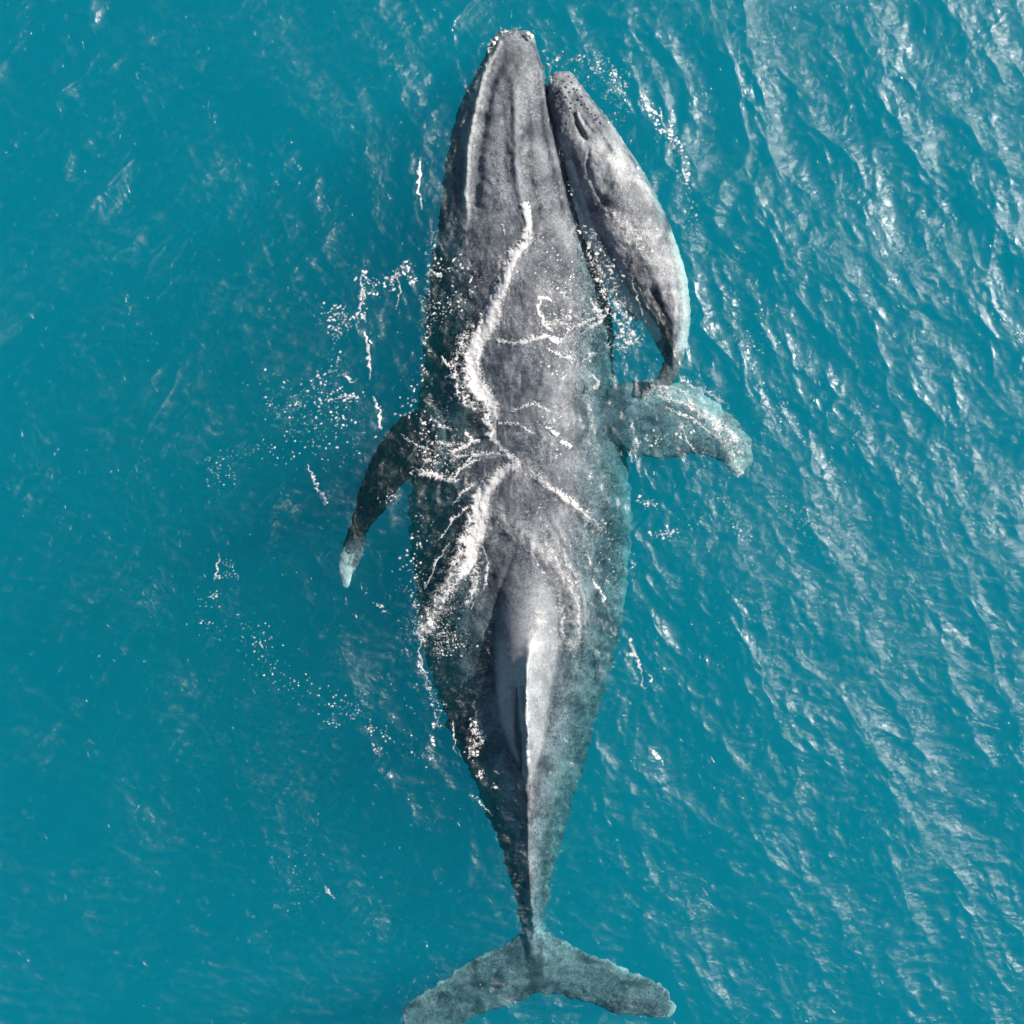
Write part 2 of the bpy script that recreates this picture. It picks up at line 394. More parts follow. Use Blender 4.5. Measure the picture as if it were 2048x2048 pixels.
# --- relief of the adult body, in photograph pixels
def gauss(d, w): return np.exp(-(d / w) ** 2)
LIP_L = [(1002,87),(982,118),(968,148),(955,202),(945,252),(936,303),(935,346),(931,387),(935,454)]
LIP_R = [(1072,110),(1082,141),(1090,202),(1096,269),(1112,330),(1124,380),(1136,437),(1150,480)]
MEDIAN = [(1028,130),(1029,168),(1031,250),(1032,336),(1040,390),(1052,430),(1058,470)]
HUMP_L = [(1100,1030),(1180,1000),(1293,984),(1380,989),(1435,993),(1488,1014),(1530,1036),(1566,1052)]
HUMP_R = [(1100,1050),(1150,1090),(1224,1120),(1302,1122),(1395,1104),(1473,1094),(1530,1076),(1566,1060)]
FIN_SHADE = [(1033,1372),(1033,1420),(1037,1480),(1043,1540)]
def adult_relief(co, no):
    px, py = w2px(co[:, 0], co[:, 1], co[:, 2])
    up = np.clip(no[:, 2], 0, 1)
    top = sstep(0.05, 0.4, no[:, 2])
    dz = np.zeros(len(co), np.float32)
    d, t, sg = seg_dist(px, py, LIP_L)
    f = sstep(0, 0.08, t) * sstep(1.0, 0.85, t)
    wob = 1 + 0.3 * perlin(px / 9, py / 9, 3)
    dz += f * (0.06 * gauss(d, 7) * wob - 0.045 * gauss(d + np.where(sg < 0, 0, 100) - 20, 11))
    d, t, sg = seg_dist(px, py, LIP_R)
    f = sstep(0, 0.1, t) * sstep(1.0, 0.8, t)
    dz += f * (0.035 * gauss(d, 7) - 0.03 * gauss(d + np.where(sg > 0, 0, 100) - 16, 10))
    d, t, sg = seg_dist(px, py, MEDIAN)
    f = sstep(0, 0.2, t) * sstep(1.0, 0.7, t)
    dz += f * (0.042 * gauss(d, 8) - 0.022 * gauss(d - 24, 10))
    d, t, sg = seg_dist(px, py, [(996,100),(1010,96),(1040,96),(1068,106)])
    dz += 0.02 * gauss(d, 6)
    # knobs on the head
    rng = np.random.RandomState(5)
    for k in range(60):
        kx = rng.uniform(940, 1100); ky = rng.uniform(75, 430)
        xl, xr = tab(L_OUT, ky), tab(R_OUT, ky)
        if not (xl + 12 < kx < xr - 12): continue
        r = rng.uniform(4, 8)
        m = (abs(px - kx) < 3 * r) & (abs(py - ky) < 3 * r)
        dz[m] += rng.uniform(0.010, 0.022) * gauss(np.hypot(px[m] - kx, py[m] - ky), r)
    # dorsal hump and fin
    hl = np.interp(py, *np.array(HUMP_L, float).T); hr = np.interp(py, *np.array(HUMP_R, float).T); hc = np.interp(py, *np.array(CREST, float).T)
    hc = hc + 3.5 * fbm(py / 40, py * 0, 75, 3) * sstep(1250, 1320, py)
    u = np.where(px < hc, (hc - px) / np.maximum(hc - hl, 4), (px - hc) / np.maximum(hr - hc, 4))
    inside = (py > 1060) & (py < 1580)
    roof = sstep(1240, 1400, py)
    prof = np.clip(1 - np.abs(u) ** (2.2 - 0.85 * roof), 0, 1)
    amp = np.interp(py, [1080, 1150, 1250, 1330, 1420, 1500, 1566], [0.0, 0.08, 0.20, 0.26, 0.26, 0.18, 0.0])
    dz += np.where(inside, amp * (prof ** 0.9), 0)
    fin = np.interp(py, [1250, 1300, 1345, 1400, 1450, 1500, 1540, 1575], [0, 0.06, 0.15, 0.19, 0.17, 0.11, 0.05, 0.0])
    dz += fin * np.exp(-np.abs((px - hc) / 11.0) ** 1.5) * sstep(1240, 1300, py)
    # hollow left of the crest, where the fin's shadow is painted dark
    dz -= 0.05 * gauss(seg_dist(px, py, FIN_SHADE)[0], 7)
    # knobbly keel along the tail stock
    keel = sstep(1560, 1620, py) * sstep(1900, 1840, py)
    dz += (keel + 0.9 * sstep(1840, 1870, py) * sstep(1945, 1900, py)) * 0.035 * gauss(px - hc, 8) * (1 + 0.7 * perlin(py / 14, px * 0, 8))
    # water sheets / skin folds sweeping back from the shoulders
    for pts, w, a in (([(970,1020),(1021,1050),(1075,1093),(1112,1132),(1140,1171),(1155,1230),(1150,1300)], 22, 0.05),
                      ([(1068,946),(1093,972),(1137,1001),(1180,1030),(1202,1065)], 12, 0.035),
                      ([(1123,1112),(1151,1147),(1166,1193),(1172,1260),(1168,1330)], 8, 0.035),
                      ([(1160,1080),(1185,1130),(1198,1190),(1200,1260)], 8, 0.03),
                      ([(884,1193),(862,1226),(843,1290),(860,1350)], 8, 0.05),
                      ([(925,1360),(918,1430),(930,1500),(960,1560)], 8, 0.06),
                      ([(1008,945),(982,965),(962,1000),(956,1050),(930,1120),(890,1190)], 12, 0.03),
                      ([(1055,480),(1028,515),(1008,560),(985,620),(950,690),(944,740),(975,797),(984,860)], 12, 0.025)):
        d, t, sg = seg_dist(px, py, pts)
        f = sstep(0, 0.12, t) * sstep(1, 0.85, t)
        dz += a * f * gauss(d, w) * (1 + 0.35 * perlin(px / 12, py / 12, 31))
    # fine parallel creases curving back along the right of the hump
    d, t, sg = seg_dist(px, py, [(1090,1000),(1123,1062),(1153,1120),(1170,1190),(1174,1280),(1162,1360),(1140,1440)])
    dz += 0.007 * np.sin(d * sg / 2.9 + 1.5 * perlin(px / 20, py / 20, 33)) * np.exp(-(d / 42) ** 2) * sstep(0, .15, t) * sstep(1, .8, t)
    # broad unevenness
    calm = 1 - 0.75 * np.where(inside, sstep(1.05, 0.8, np.abs(u)), 0)
    n = 0.018 * fbm(px / 60, py / 75, 41, 3) + 0.007 * fbm(px / 15, py / 15, 45, 3)
    dz += n * calm * (0.12 + 0.88 * sstep(-0.5, -0.15, co[:, 2]))
    co = co.copy()
    co[:, 2] += dz * top
    # flanks and blades: uneven edge, refraction jitter put into the shape
    side = 1 - top
    e = 0.030 * fbm(px / 17, py / 20, 51, 2, 2.1, 0.45)
    co[:, 0] += no[:, 0] * e * side; co[:, 1] += no[:, 1] * e * side
    # refraction by the ripples, built into the submerged shape as a wavy rim
    deep = sstep(-0.10, -0.45, co[:, 2])
    wx = fbm(px / 24, py / 17, 301, 2, 2.1, 0.45); wy = fbm(px / 22, py / 22, 307, 2, 2.1, 0.45)
    co[:, 0] += 0.040 * deep * wx; co[:, 1] += 0.032 * deep * wy
    return co, px, py, u, inside

co = get_co(adult_me); no = get_no(adult_me)
co2, PX, PY, U, INS = adult_relief(co, no)
adult_me.vertices.foreach_set('co', co2.ravel()); adult_me.update()

def blob(px, py, cx, cy, r): return np.exp(-(((px - cx) ** 2 + (py - cy) ** 2) / r ** 2))
pale = np.zeros(len(co2), np.float32)
d, t, _ = seg_dist(PX, PY, [(1355,780),(1400,800),(1440,835),(1475,875),(1490,910),(1470,945)])
pale += 0.5 * sstep(34, 4, d + 16 * fbm(PX / 14, PY / 7, 61, 3)) * (PX > 1290)
d, t, _ = seg_dist(PX, PY, [(1250,790),(1310,810),(1370,860)])
pale += 0.10 * sstep(60, 10, d + 12 * fbm(PX / 18, PY / 18, 72, 2)) * (PX > 1262) * (0.6 + 0.6 * sstep(1270, 1420, PX))
d, t, _ = seg_dist(PX, PY, [(682,1120),(688,1150),(690,1175)])
pale += 1.0 * sstep(22, 17, d + 9 * fbm(PX / 9, PY / 9, 62, 3)) * (PX < 760)
edgeR = seg_dist(PX, PY, [(1127,1883),(1170,1905),(1221,1925),(1271,1949),(1322,1969),(1346,1997),(1342,2030)])[0]
edgeL = seg_dist(PX, PY, [(1012,1888),(979,1905),(925,1932),(885,1959),(844,1989),(817,2003),(803,2024),(809,2050)])[0]
pale += 0.6 * sstep(6, 1, np.minimum(edgeR, edgeL) + 6 * perlin(PX / 6, PY / 6, 63)) * (PY > 1870)
pale += 0.22 * sstep(0.0, 0.9, fbm(PX / 40, PY / 26, 64, 4)) * (PY > 1880)
hump_pale = np.where(INS, sstep(1.02, 0.75, np.abs(U)), 0) * sstep(1120, 1260, PY)
pale += 0.17 * hump_pale + 0.26 * hump_pale * sstep(1250, 1320, PY) * sstep(1056, 1046, PX)  # wet sheen and sky reflection on the hump, painted as pale skin
pale += 0.2 * blob(PX, PY, 1066, 1290, 26) + 0.8 * blob(PX, PY, 1062, 72, 9) + 0.5 * blob(PX, PY, 992, 74, 7)
pale += 0.55 * sstep(8, 3, seg_dist(PX, PY, LIP_L)[0] + 3 * perlin(PX / 5, PY / 7, 73)) + 0.15 * sstep(7, 2, seg_dist(PX, PY, MEDIAN)[0] + 4 * perlin(PX / 5, PY / 7, 74))
pale += 0.10 * sstep(-0.1, 0.6, fbm(PX / 90, PY / 90, 66, 3))
# pale web of painted sun caustics, plainest on the tail stock, flukes and right flank
wf = np.abs(fbm((PX + 6 * fbm(PX / 20, PY / 20, 91, 2)) / 15, (PY + 6 * fbm(PX / 20, PY / 20, 93, 2)) / 20, 92, 3))
web = sstep(0.20, 0.02, wf)
where = sstep(1480, 1620, PY) * (0.35 + 0.65 * sstep(1050, 1062, PX)) + 0.45 * sstep(1110, 1190, PX) * (PX < 1265) * (PY > 500) * (PY < 1500)
pale += 0.34 * web * np.clip(where, 0, 1) * (0.4 + 0.6 * sstep(-0.4, 0.4, fbm(PX / 50, PY / 50, 94, 2)))
set_attr(adult_me, 'pale', np.clip(pale, 0, 1))
# the upper face of the left flipper is nearly black
fd = seg_dist(PX, PY, [(822,880),(770,945),(738,1010),(715,1055),(706,1075)])[0]
fl = sstep(-0.1, 0.7, fbm(PX / 52, PY / 36, 68, 4)) * sstep(1860, 1930, PY) * 0.8 * sstep(1340, 1250, PX)
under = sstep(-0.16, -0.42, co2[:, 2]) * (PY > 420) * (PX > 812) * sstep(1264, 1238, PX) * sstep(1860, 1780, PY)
under = under * (0.42 + 0.16 * sstep(1000, 900, PX) + 0.26 * sstep(-0.9, 0.9, fbm(PX / 10, PY / 13, 81, 4)))  # lower flanks darkened; the left gets extra, its shade painted in
flr = (PX > 1262) * (PY < 1000) * 0.45 * sstep(1262, 1310, PX) * sstep(-0.1, 0.6, fbm(PX / 34, PY / 30, 82, 3))
fl = fl + 0.45 * sstep(1850, 1900, PY)
dark = 0.62 * fl + under + flr + 0.85 * sstep(1.0, 0.2, seg_dist(PX, PY, FIN_SHADE)[0] / (3.5 + 9 * np.clip(seg_dist(PX, PY, FIN_SHADE)[1] * 1.3, 0, 1) * sstep(1.0, 0.6, seg_dist(PX, PY, FIN_SHADE)[1])) + 0.3 * perlin(PX / 7, PY / 22, 69)) + 0.4 * sstep(6, 1, seg_dist(PX, PY, [(1044,1368),(1047,1412)])[0]) + sstep(70, 45, fd) * sstep(925, 850, PX + 14 * perlin(PX / 14, PY / 14, 70)) * sstep(1105, 1070, PY + 8 * perlin(PX / 8, PY / 8, 67))  # includes the fin's cast shadow, painted as dark fingers beside the crest
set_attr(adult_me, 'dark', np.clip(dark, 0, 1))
relief = 1 - 0.82 * sstep(-0.22, -0.42, co2[:, 2]) - 0.85 * hump_pale - 0.7 * blob(PX, PY, 1047, 891, 55)
relief *= 1 - 0.55 * sstep(95, 60, np.hypot((PX - 1020) , (PY - 740) * 1.2))
set_attr(adult_me, 'relief', np.clip(relief, 0.1, 1))
adult_me.polygons.foreach_set('use_smooth', np.ones(len(adult_me.polygons), bool))

adult = bpy.data.objects.new('humpback_whale', None); COL.objects.link(adult)
adult.location = (0, 0, 0)
adult['label'] = 'huge dark grey adult humpback whale with winding white foam along its back'
adult['category'] = 'whale'
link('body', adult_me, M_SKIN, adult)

# --- calf
CALF = [(1122,143,1140,143,.5,-.06,-.08,-.12,2),(1113,152,1150,150,.5,.02,-.08,-.2,2.2),(1107,175,1162,172,.5,.06,-.12,-.3,2.3),(1108,215,1187,202,.55,.11,-.16,-.4,2.2),(1117,275,1222,245,.58,.16,-.2,-.5,2.1),
        (1130,320,1252,290,.6,.2,-.25,-.6,2.0),(1145,365,1285,340,.58,.22,-.28,-.7,2.0),(1160,415,1312,388,.56,.20,-.32,-.75,2.0),(1180,470,1338,445,.55,.17,-.34,-.75,2.0),
        (1203,520,1358,500,.56,.14,-.35,-.7,1.9),(1232,572,1374,555,.58,.10,-.36,-.65,1.8),(1262,615,1380,605,.6,.05,-.36,-.6,1.6),(1290,650,1381,650,.6,.0,-.36,-.55,1.5),
        (1310,685,1375,685,.6,-.06,-.34,-.5,1.4),(1326,715,1366,715,.55,-.1,-.32,-.45,1.4),(1334,738,1358,745,.5,-.16,-.3,-.4,1.6)]
CFL = [(1358,725,1325,725,-.24,.07),(1357,742,1322,745,-.22,.06),(1353,757,1312,757,-.2,.045),(1346,768,1305,768,-.19,.03),(1338,776,1303,777,-.19,.015)]
CPEC = [(1131,330,1148,330,-.16,.03),(1144,400,1166,396,-.15,.035),(1165,474,1190,462,-.15,.035),(1198,538,1226,520,-.16,.03),(1236,608,1262,590,-.20,.025),(1272,646,1282,636,-.24,.01)]
CALF = [(a - 16 * max(0, 1 - b / 700), b, *r) for a, b, *r in CALF]
calf_me = union_mesh('body', [loft(CALF, 64, 4), foil(CFL), foil(CPEC)], 0.015)
co = get_co(calf_me); no = get_no(calf_me)
px, py = w2px(co[:, 0], co[:, 1], co[:, 2])
top = sstep(0.05, 0.4, no[:, 2]); dz = np.zeros(len(co), np.float32)
for pts, w, a in (([(1120,170),(1135,215),(1150,245)], 6, .02),([(1144,170),(1180,225),(1215,280),(1246,330)], 5, .03),
                  ([(1146,222),(1152,246),(1164,270),(1176,284)], 4, -.035),([(1160,228),(1172,250),(1190,268)], 3, -.022),([(1152,220),(1164,250),(1180,274)], 3.5, .02),
                  ([(1180,290),(1172,330),(1186,372),(1215,420)], 4, -.016),([(1210,300),(1240,380),(1225,420)], 22, .04),
                  ([(1260,455),(1300,460),(1338,452)], 3, -.02),([(1270,480),(1305,540),(1320,580)], 10, .03),
                  ([(1300,570),(1314,600),(1322,630),(1336,668)], 9, -.05),([(1340,560),(1352,620),(1350,680)], 9, .04)):
    d, t, sg = seg_dist(px, py, pts)
    dz += a * gauss(d, w) * sstep(0, .1, t) * sstep(1, .85, t)
dz += 0.012 * fbm(px / 26, py / 26, 71, 3) + 0.004 * fbm(px / 8, py / 8, 75, 2)
co[:, 2] += dz * top
e = 0.02 * fbm(px / 9, py / 9, 77, 3) * (1 - top)
co[:, 0] += no[:, 0] * e; co[:, 1] += no[:, 1] * e
calf_me.vertices.foreach_set('co', co.ravel()); calf_me.update()
d, t, _ = seg_dist(px, py, [(1138,335),(1157,404),(1180,471),(1214,531),(1251,595),(1290,635),(1312,672)])
p = 1.0 * sstep(15, 8, d + 3 * perlin(px / 9, py / 9, 78))
p += 0.40 * blob(px, py, 1216, 345, 36) + 0.40 * blob(px, py, 1196, 290, 26) + 0.55 * sstep(14, 4, seg_dist(px, py, [(1345,470),(1366,540),(1373,620),(1368,690)])[0] + 6 * perlin(px / 6, py / 6, 79))
set_attr(calf_me, 'pale', np.clip(p, 0, 1))
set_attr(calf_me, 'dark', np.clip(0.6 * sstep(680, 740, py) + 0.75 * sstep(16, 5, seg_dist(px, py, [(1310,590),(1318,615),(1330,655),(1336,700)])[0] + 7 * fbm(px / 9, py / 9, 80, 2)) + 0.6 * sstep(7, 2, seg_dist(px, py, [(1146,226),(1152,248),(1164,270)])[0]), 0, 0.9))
set_attr(calf_me, 'relief', np.clip(0.8 - 0.7 * blob(px, py, 1215, 330, 50), 0.1, 1))
calf_me.polygons.foreach_set('use_smooth', np.ones(len(calf_me.polygons), bool))
calf = bpy.data.objects.new('whale_calf', None); COL.objects.link(calf)
calf['label'] = 'small grey humpback calf swimming close against the right side of the big whale'
calf['category'] = 'whale calf'
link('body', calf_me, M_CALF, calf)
CALF_CO = co

# ------------------------------------------------------------------ the sea surface
def nonuniform(core, step, far, growth=1.25):
    a = list(np.arange(0, core + 1e-6, step)); s = step
    while a[-1] < far:
        s *= growth; a.append(a[-1] + s)
    a = np.array(a); return np.concatenate([-a[:0:-1], a])

TILE = 20.48; TN = 1024
def spectrum(seed, ang, spread, lam, slope, lo=0.05, power=3.6):
    """random wave field with crests across direction ang; returns height and the two chop offsets, scaled to an rms slope"""
    rng_ = np.random.RandomState(seed)
    k = 2 * np.pi * np.fft.fftfreq(TN, TILE / TN)
    kx, ky = np.meshgrid(k, k, indexing='xy')
    kk = np.hypot(kx, ky); kk[0, 0] = 1e9
    kp = 2 * np.pi / lam
    a = np.angle(np.exp(1j * (np.arctan2(ky, kx) - ang)))
    a = np.minimum(np.abs(a), np.pi - np.abs(a))
    P = kk ** -power * np.exp(-1.2 * (kp / kk) ** 4) * np.exp(-(a / spread) ** 2) * np.exp(-(kk * lo / 6.3) ** 2)
    A = np.sqrt(P) * (rng_.randn(TN, TN) + 1j * rng_.randn(TN, TN))
    h = np.fft.ifft2(A).real
    sx = np.fft.ifft2(1j * kx * A).real; sy = np.fft.ifft2(1j * ky * A).real
    g = slope / np.sqrt((sx ** 2 + sy ** 2).mean())
    dx = np.fft.ifft2(1j * kx / kk * A).real; dy = np.fft.ifft2(1j * ky / kk * A).real
    return np.stack([h * g, dx * g, dy * g]).astype(np.float32)
R_ = math.radians
F_SWELL = spectrum(2, R_(30), 0.55, 2.6, 0.105, 0.05, 4.5)
F_MAIN = spectrum(3, R_(36), 0.62, 1.10, 0.135, 0.05, 3.9)
F_MID = spectrum(4, R_(12), 0.60, 0.48, 0.066, 0.05, 3.2)
F_CROSS = spectrum(5, R_(-48), 0.30, 1.6, 0.140, 0.05, 3.6)
F_FINE = spectrum(6, 0.0, 9.0, 0.24, 0.040, 0.05, 2.8)
def tile(f, X, Y):
    u = np.mod(X / TILE, 1) * TN; v = np.mod(Y / TILE, 1) * TN
    i = u.astype(int) % TN; j = v.astype(int) % TN; a = (u - np.floor(u)); b = (v - np.floor(v))
    i1 = (i + 1) % TN; j1 = (j + 1) % TN
    return (f[:, j, i] * (1 - a) + f[:, j, i1] * a) * (1 - b) + (f[:, j1, i] * (1 - a) + f[:, j1, i1] * a) * b

def sea_waves(X, Y):
    """height and sideways chop of the sea"""
    px = X / S + 1024; py = 1024 - Y / S
    fade = np.clip(1 - (np.maximum(np.abs(X), np.abs(Y)) - 10) / 15, 0.0, 1)
    r = sstep(-5.0, 5.0, X + 0.30 * Y)
    gust = 0.40 + 1.0 * sstep(-0.5, 0.6, fbm(X * 0.42, Y * 0.42, 151, 3))
    gust2 = 0.30 + 1.7 * sstep(-0.2, 0.7, fbm(X * 0.5 + Y * 0.3, (Y - X) * 0.8, 171, 3))
    patch = sstep(-0.05, 0.55, fbm(X * 0.55 + 9, Y * 0.55, 157, 3))
    d = tile(F_SWELL, X, Y) * (0.5 + 0.8 * r)
    d = d + tile(F_MAIN, X, Y) * ((0.55 + 0.80 * r) * gust)
    d = d + tile(F_MID, X, Y) * ((0.65 + 0.65 * r) * (0.4 + 0.9 * patch))
    d = d + tile(F_CROSS, X, Y) * ((1.35 - 0.85 * r) * gust2)
    d = d + tile(F_FINE, X, Y) * (0.20 + (0.35 + 0.75 * r) * patch)
    h = d[0] + 0.05 * perlin(X * 0.3, Y * 0.3, 117)
    warp = 0.55 * fbm(X * 0.35, Y * 0.35, 1, 3)
    # ring waves from the calf's head, pressure waves along the flanks
    cx, cy_ = px2w(1150, 250, 0)
    R = np.hypot(X - cx, Y - cy_) + 0.10 * fbm(X * 1.3, Y * 1.3, 161, 2)
    front = sstep(-0.8, 0.8, 0.75 * (X - cx) + 0.65 * (Y - cy_))
    h = h + front * (0.014 * np.exp(-((R - 1.2) / 0.5) ** 2) * np.sin(R * 19) + 0.020 * np.exp(-((R - 2.3) / 1.1) ** 2) * np.sin(R * 11 + 1.0))
    xl = np.interp(py, *np.array(L_OUT, float).T); xr = np.interp(py, *np.array(R_OUT, float).T)
    on = (py > 60) & (py < 1960)
    near = np.where(on, np.exp(-np.maximum(np.maximum(xl - px, px - xr), 0) / 90.0), 0)
    inner = np.where(on, sstep(0, 50, np.minimum(px - xl, xr - px)), 0)
    h = h * (1 - 0.5 * inner)
    h = h + fade * near * 0.019 * fbm((X + warp) * 4.5, (Y + warp) * 3.5, 133, 4) - 0.015 * inner
    fd = 0.2 + 0.8 * fade
    return (h - 0.01) * fd, d[1] * fd * (1 - inner), d[2] * fd * (1 - inner)
def sea_height(X, Y):
    return sea_waves(X, Y)[0]

ax = nonuniform(8.6, 0.021, 120)
GX, GY = np.meshgrid(ax, ax, indexing='xy')
GZ, DX, DY = sea_waves(GX.astype(np.float32), GY.astype(np.float32))
CHOP = 1.4
GX = GX + CHOP * DX; GY = GY + CHOP * DY
N = len(ax)
DEPTH = -9.0
GZ = GZ.astype(np.float32); GZ[0, :] = GZ[-1, :] = 0; GZ[:, 0] = GZ[:, -1] = 0
verts = np.stack([GX, GY, GZ], -1).reshape(-1, 3)
idx = np.arange(N * N).reshape(N, N)
quads = np.stack([idx[:-1, :-1], idx[:-1, 1:], idx[1:, 1:], idx[1:, :-1]], -1).reshape(-1, 4)
# sides and bottom: border loop extruded down, bottom fan as quads to centre is avoided with one ngon-free grid of 4 corners
loop = np.concatenate([idx[0, :-1], idx[:-1, -1], idx[-1, :0:-1], idx[:0:-1, 0]])
low = verts[loop].copy(); low[:, 2] = DEPTH
k0 = len(verts); lowi = k0 + np.arange(len(loop))
side = np.stack([loop, lowi, np.roll(lowi, -1), np.roll(loop, -1)], -1)
cidx = k0 + len(loop)
verts = np.vstack([verts, low, [[0, 0, DEPTH]]])
h2 = len(loop) // 2
bot = np.stack([np.full(h2, cidx), lowi[(np.arange(h2) * 2 + 2) % len(loop)], lowi[(np.arange(h2) * 2 + 1) % len(loop)], lowi[np.arange(h2) * 2]], -1)
sea_me = np_mesh('sea_water', verts, np.vstack([quads, side, bot]))
link('sea_water', sea_me, M_WATER, kind='structure', label='turquoise sea with small diagonal wind ripples and sun glints')
bed = np_mesh('seabed', np.array([[-200, -200, -9.6], [200, -200, -9.6], [200, 200, -9.6], [-200, 200, -9.6]]), np.array([[0, 1, 2, 3]]))
link('seabed', bed, M_SAND, kind='structure', label='pale sandy sea floor far below')

# ------------------------------------------------------------------ surface height map (what foam lies on)
G = 4
def height_map(cos):
    n = 2048 // G + 1
    hm = np.full((n, n), -9.0, np.float32)
    for c in cos:
        qx, qy = w2px(c[:, 0], c[:, 1], c[:, 2])
        ix = np.round(qx / G).astype(int); iy = np.round(qy / G).astype(int)
        ok = (ix >= 0) & (ix < n) & (iy >= 0) & (iy < n)
        np.maximum.at(hm, (iy[ok], ix[ok]), c[ok, 2])
    return hm
HM = height_map([co2, CALF_CO])
def surf_z(px, py):
    x, y = px2w(px, py, 0)
    zw = sea_height(x.astype(np.float32), y.astype(np.float32))
    fx = np.clip(px / G, 0, HM.shape[1] - 1.001); fy = np.clip(py / G, 0, HM.shape[0] - 1.001)
    ix = fx.astype(int); iy = fy.astype(int); ax_ = fx - ix; ay = fy - iy
    zs = (HM[iy, ix] * (1 - ax_) + HM[iy, ix + 1] * ax_) * (1 - ay) + (HM[iy + 1, ix] * (1 - ax_) + HM[iy + 1, ix + 1] * ax_) * ay
    return np.maximum(zw, zs)

# ------------------------------------------------------------------ foam
W = 2049
FX, FY = np.meshgrid(np.arange(W, dtype=np.float32), np.arange(W, dtype=np.float32))
NA = fbm(FX / 16, FY / 16, 201, 4)          # clumps
NB = fbm(FX / 4.2, FY / 4.2, 205, 3)
NC = perlin(FX / 2.6, FY / 2.6, 221) + 0.5 * NA        # grain
LACE = 1 - np.abs(fbm((FX + 6 * NA) / 15, (FY + 6 * NB) / 13, 211, 3)) * 3.2    # thin network

def stroke(field, pts, w0, w1=None, amp=1.0, taper=False):
    """soft stroke: field = max(field, amp*(1 - dist/width))"""
    w1 = w0 if w1 is None else w1
    p = np.array(pts, float); m = max(w0, w1) * 1.5 + 6
    x0, x1 = int(max(p[:, 0].min() - m, 0)), int(min(p[:, 0].max() + m, W)); y0, y1 = int(max(p[:, 1].min() - m, 0)), int(min(p[:, 1].max() + m, W))
    sx = FX[y0:y1, x0:x1]; sy = FY[y0:y1, x0:x1]
    d, t, _ = seg_dist(sx + 5 * NA[y0:y1, x0:x1], sy + 5 * NB[y0:y1, x0:x1], pts)
    wd = w0 + (w1 - w0) * t
    if taper: wd = wd * np.sqrt(np.sin(np.pi * np.clip(t, 0.002, 0.998))) + 0.2
    f = amp * (1 - d / wd)
    field[y0:y1, x0:x1] = np.maximum(field[y0:y1, x0:x1], f)

solid = np.full((W, W), -1.0, np.float32)     # thick foam
lace = np.full((W, W), -1.0, np.float32)      # lacy foam
T1 = [(1052,412),(1056,450),(1054,482),(1029,508),(1015,538),(1006,565),(993,595),(984,627),(975,652),(955,681),(944,710),(944,746),(954,772),(975,797),(985,819)]
stroke(solid, T1[:4], 11, 16, 0.9); stroke(solid, T1[3:8], 13, 25); stroke(solid, T1[7:12], 29, 21); stroke(solid, T1[11:], 25, 20)
stroke(solid, [(985,819),(983,845),(985,877)], 20, 10)
stroke(solid, [(985,877),(1011,906),(1033,924)], 7, 5, 0.8)
stroke(solid, [(1033,928),(1004,940),(982,965),(964,990),(960,1026),(959,1055)], 12, 30)
stroke(solid, [(959,1055),(941,1084),(941,1117),(930,1142)], 32, 14)
stroke(solid, [(930,1142),(905,1171),(883,1196)], 7, 4, 0.8)
stroke(solid, [(931,868),(944,880),(930,894),(893,906)], 7, 3); stroke(solid, [(938,884),(958,882)], 5, 3)
stroke(solid, [(965,905),(1000,908),(1030,920)], 3, 3, .9); stroke(solid, [(925,930),(945,912),(985,908)], 3, 3, .9)
stroke(solid, [(996,682),(1033,686),(1060,680),(1090,672),(1114,683)], 5, 9); stroke(solid, [(1101,662),(1087,645),(1076,620),(1080,594),(1101,600)], 6, 6, .8)
stroke(solid, [(1180,604),(1197,622),(1217,616),(1205,640),(1180,655)], 5, 5, .9)
for pts, w in (([(1029,822),(1048,812),(1068,808),(1098,822)], 4), ([(996,848),(1018,846),(1036,848),(1055,862),(1069,866)], 3.5), ([(1091,855),(1116,870)], 4),
               ([(1122,884),(1141,893)], 5), ([(1185,755),(1195,765),(1192,775)], 6), ([(886,714),(896,728),(906,734)], 2.5), ([(1100,700),(1128,716),(1146,717)], 2.5),
               ([(1168,718),(1190,706)], 3), ([(860,540),(884,552)], 3), ([(1186,1162),(1200,1180),(1208,1200)], 4), ([(1000,445),(1010,470)], 2.0)):
    stroke(solid, pts, w)
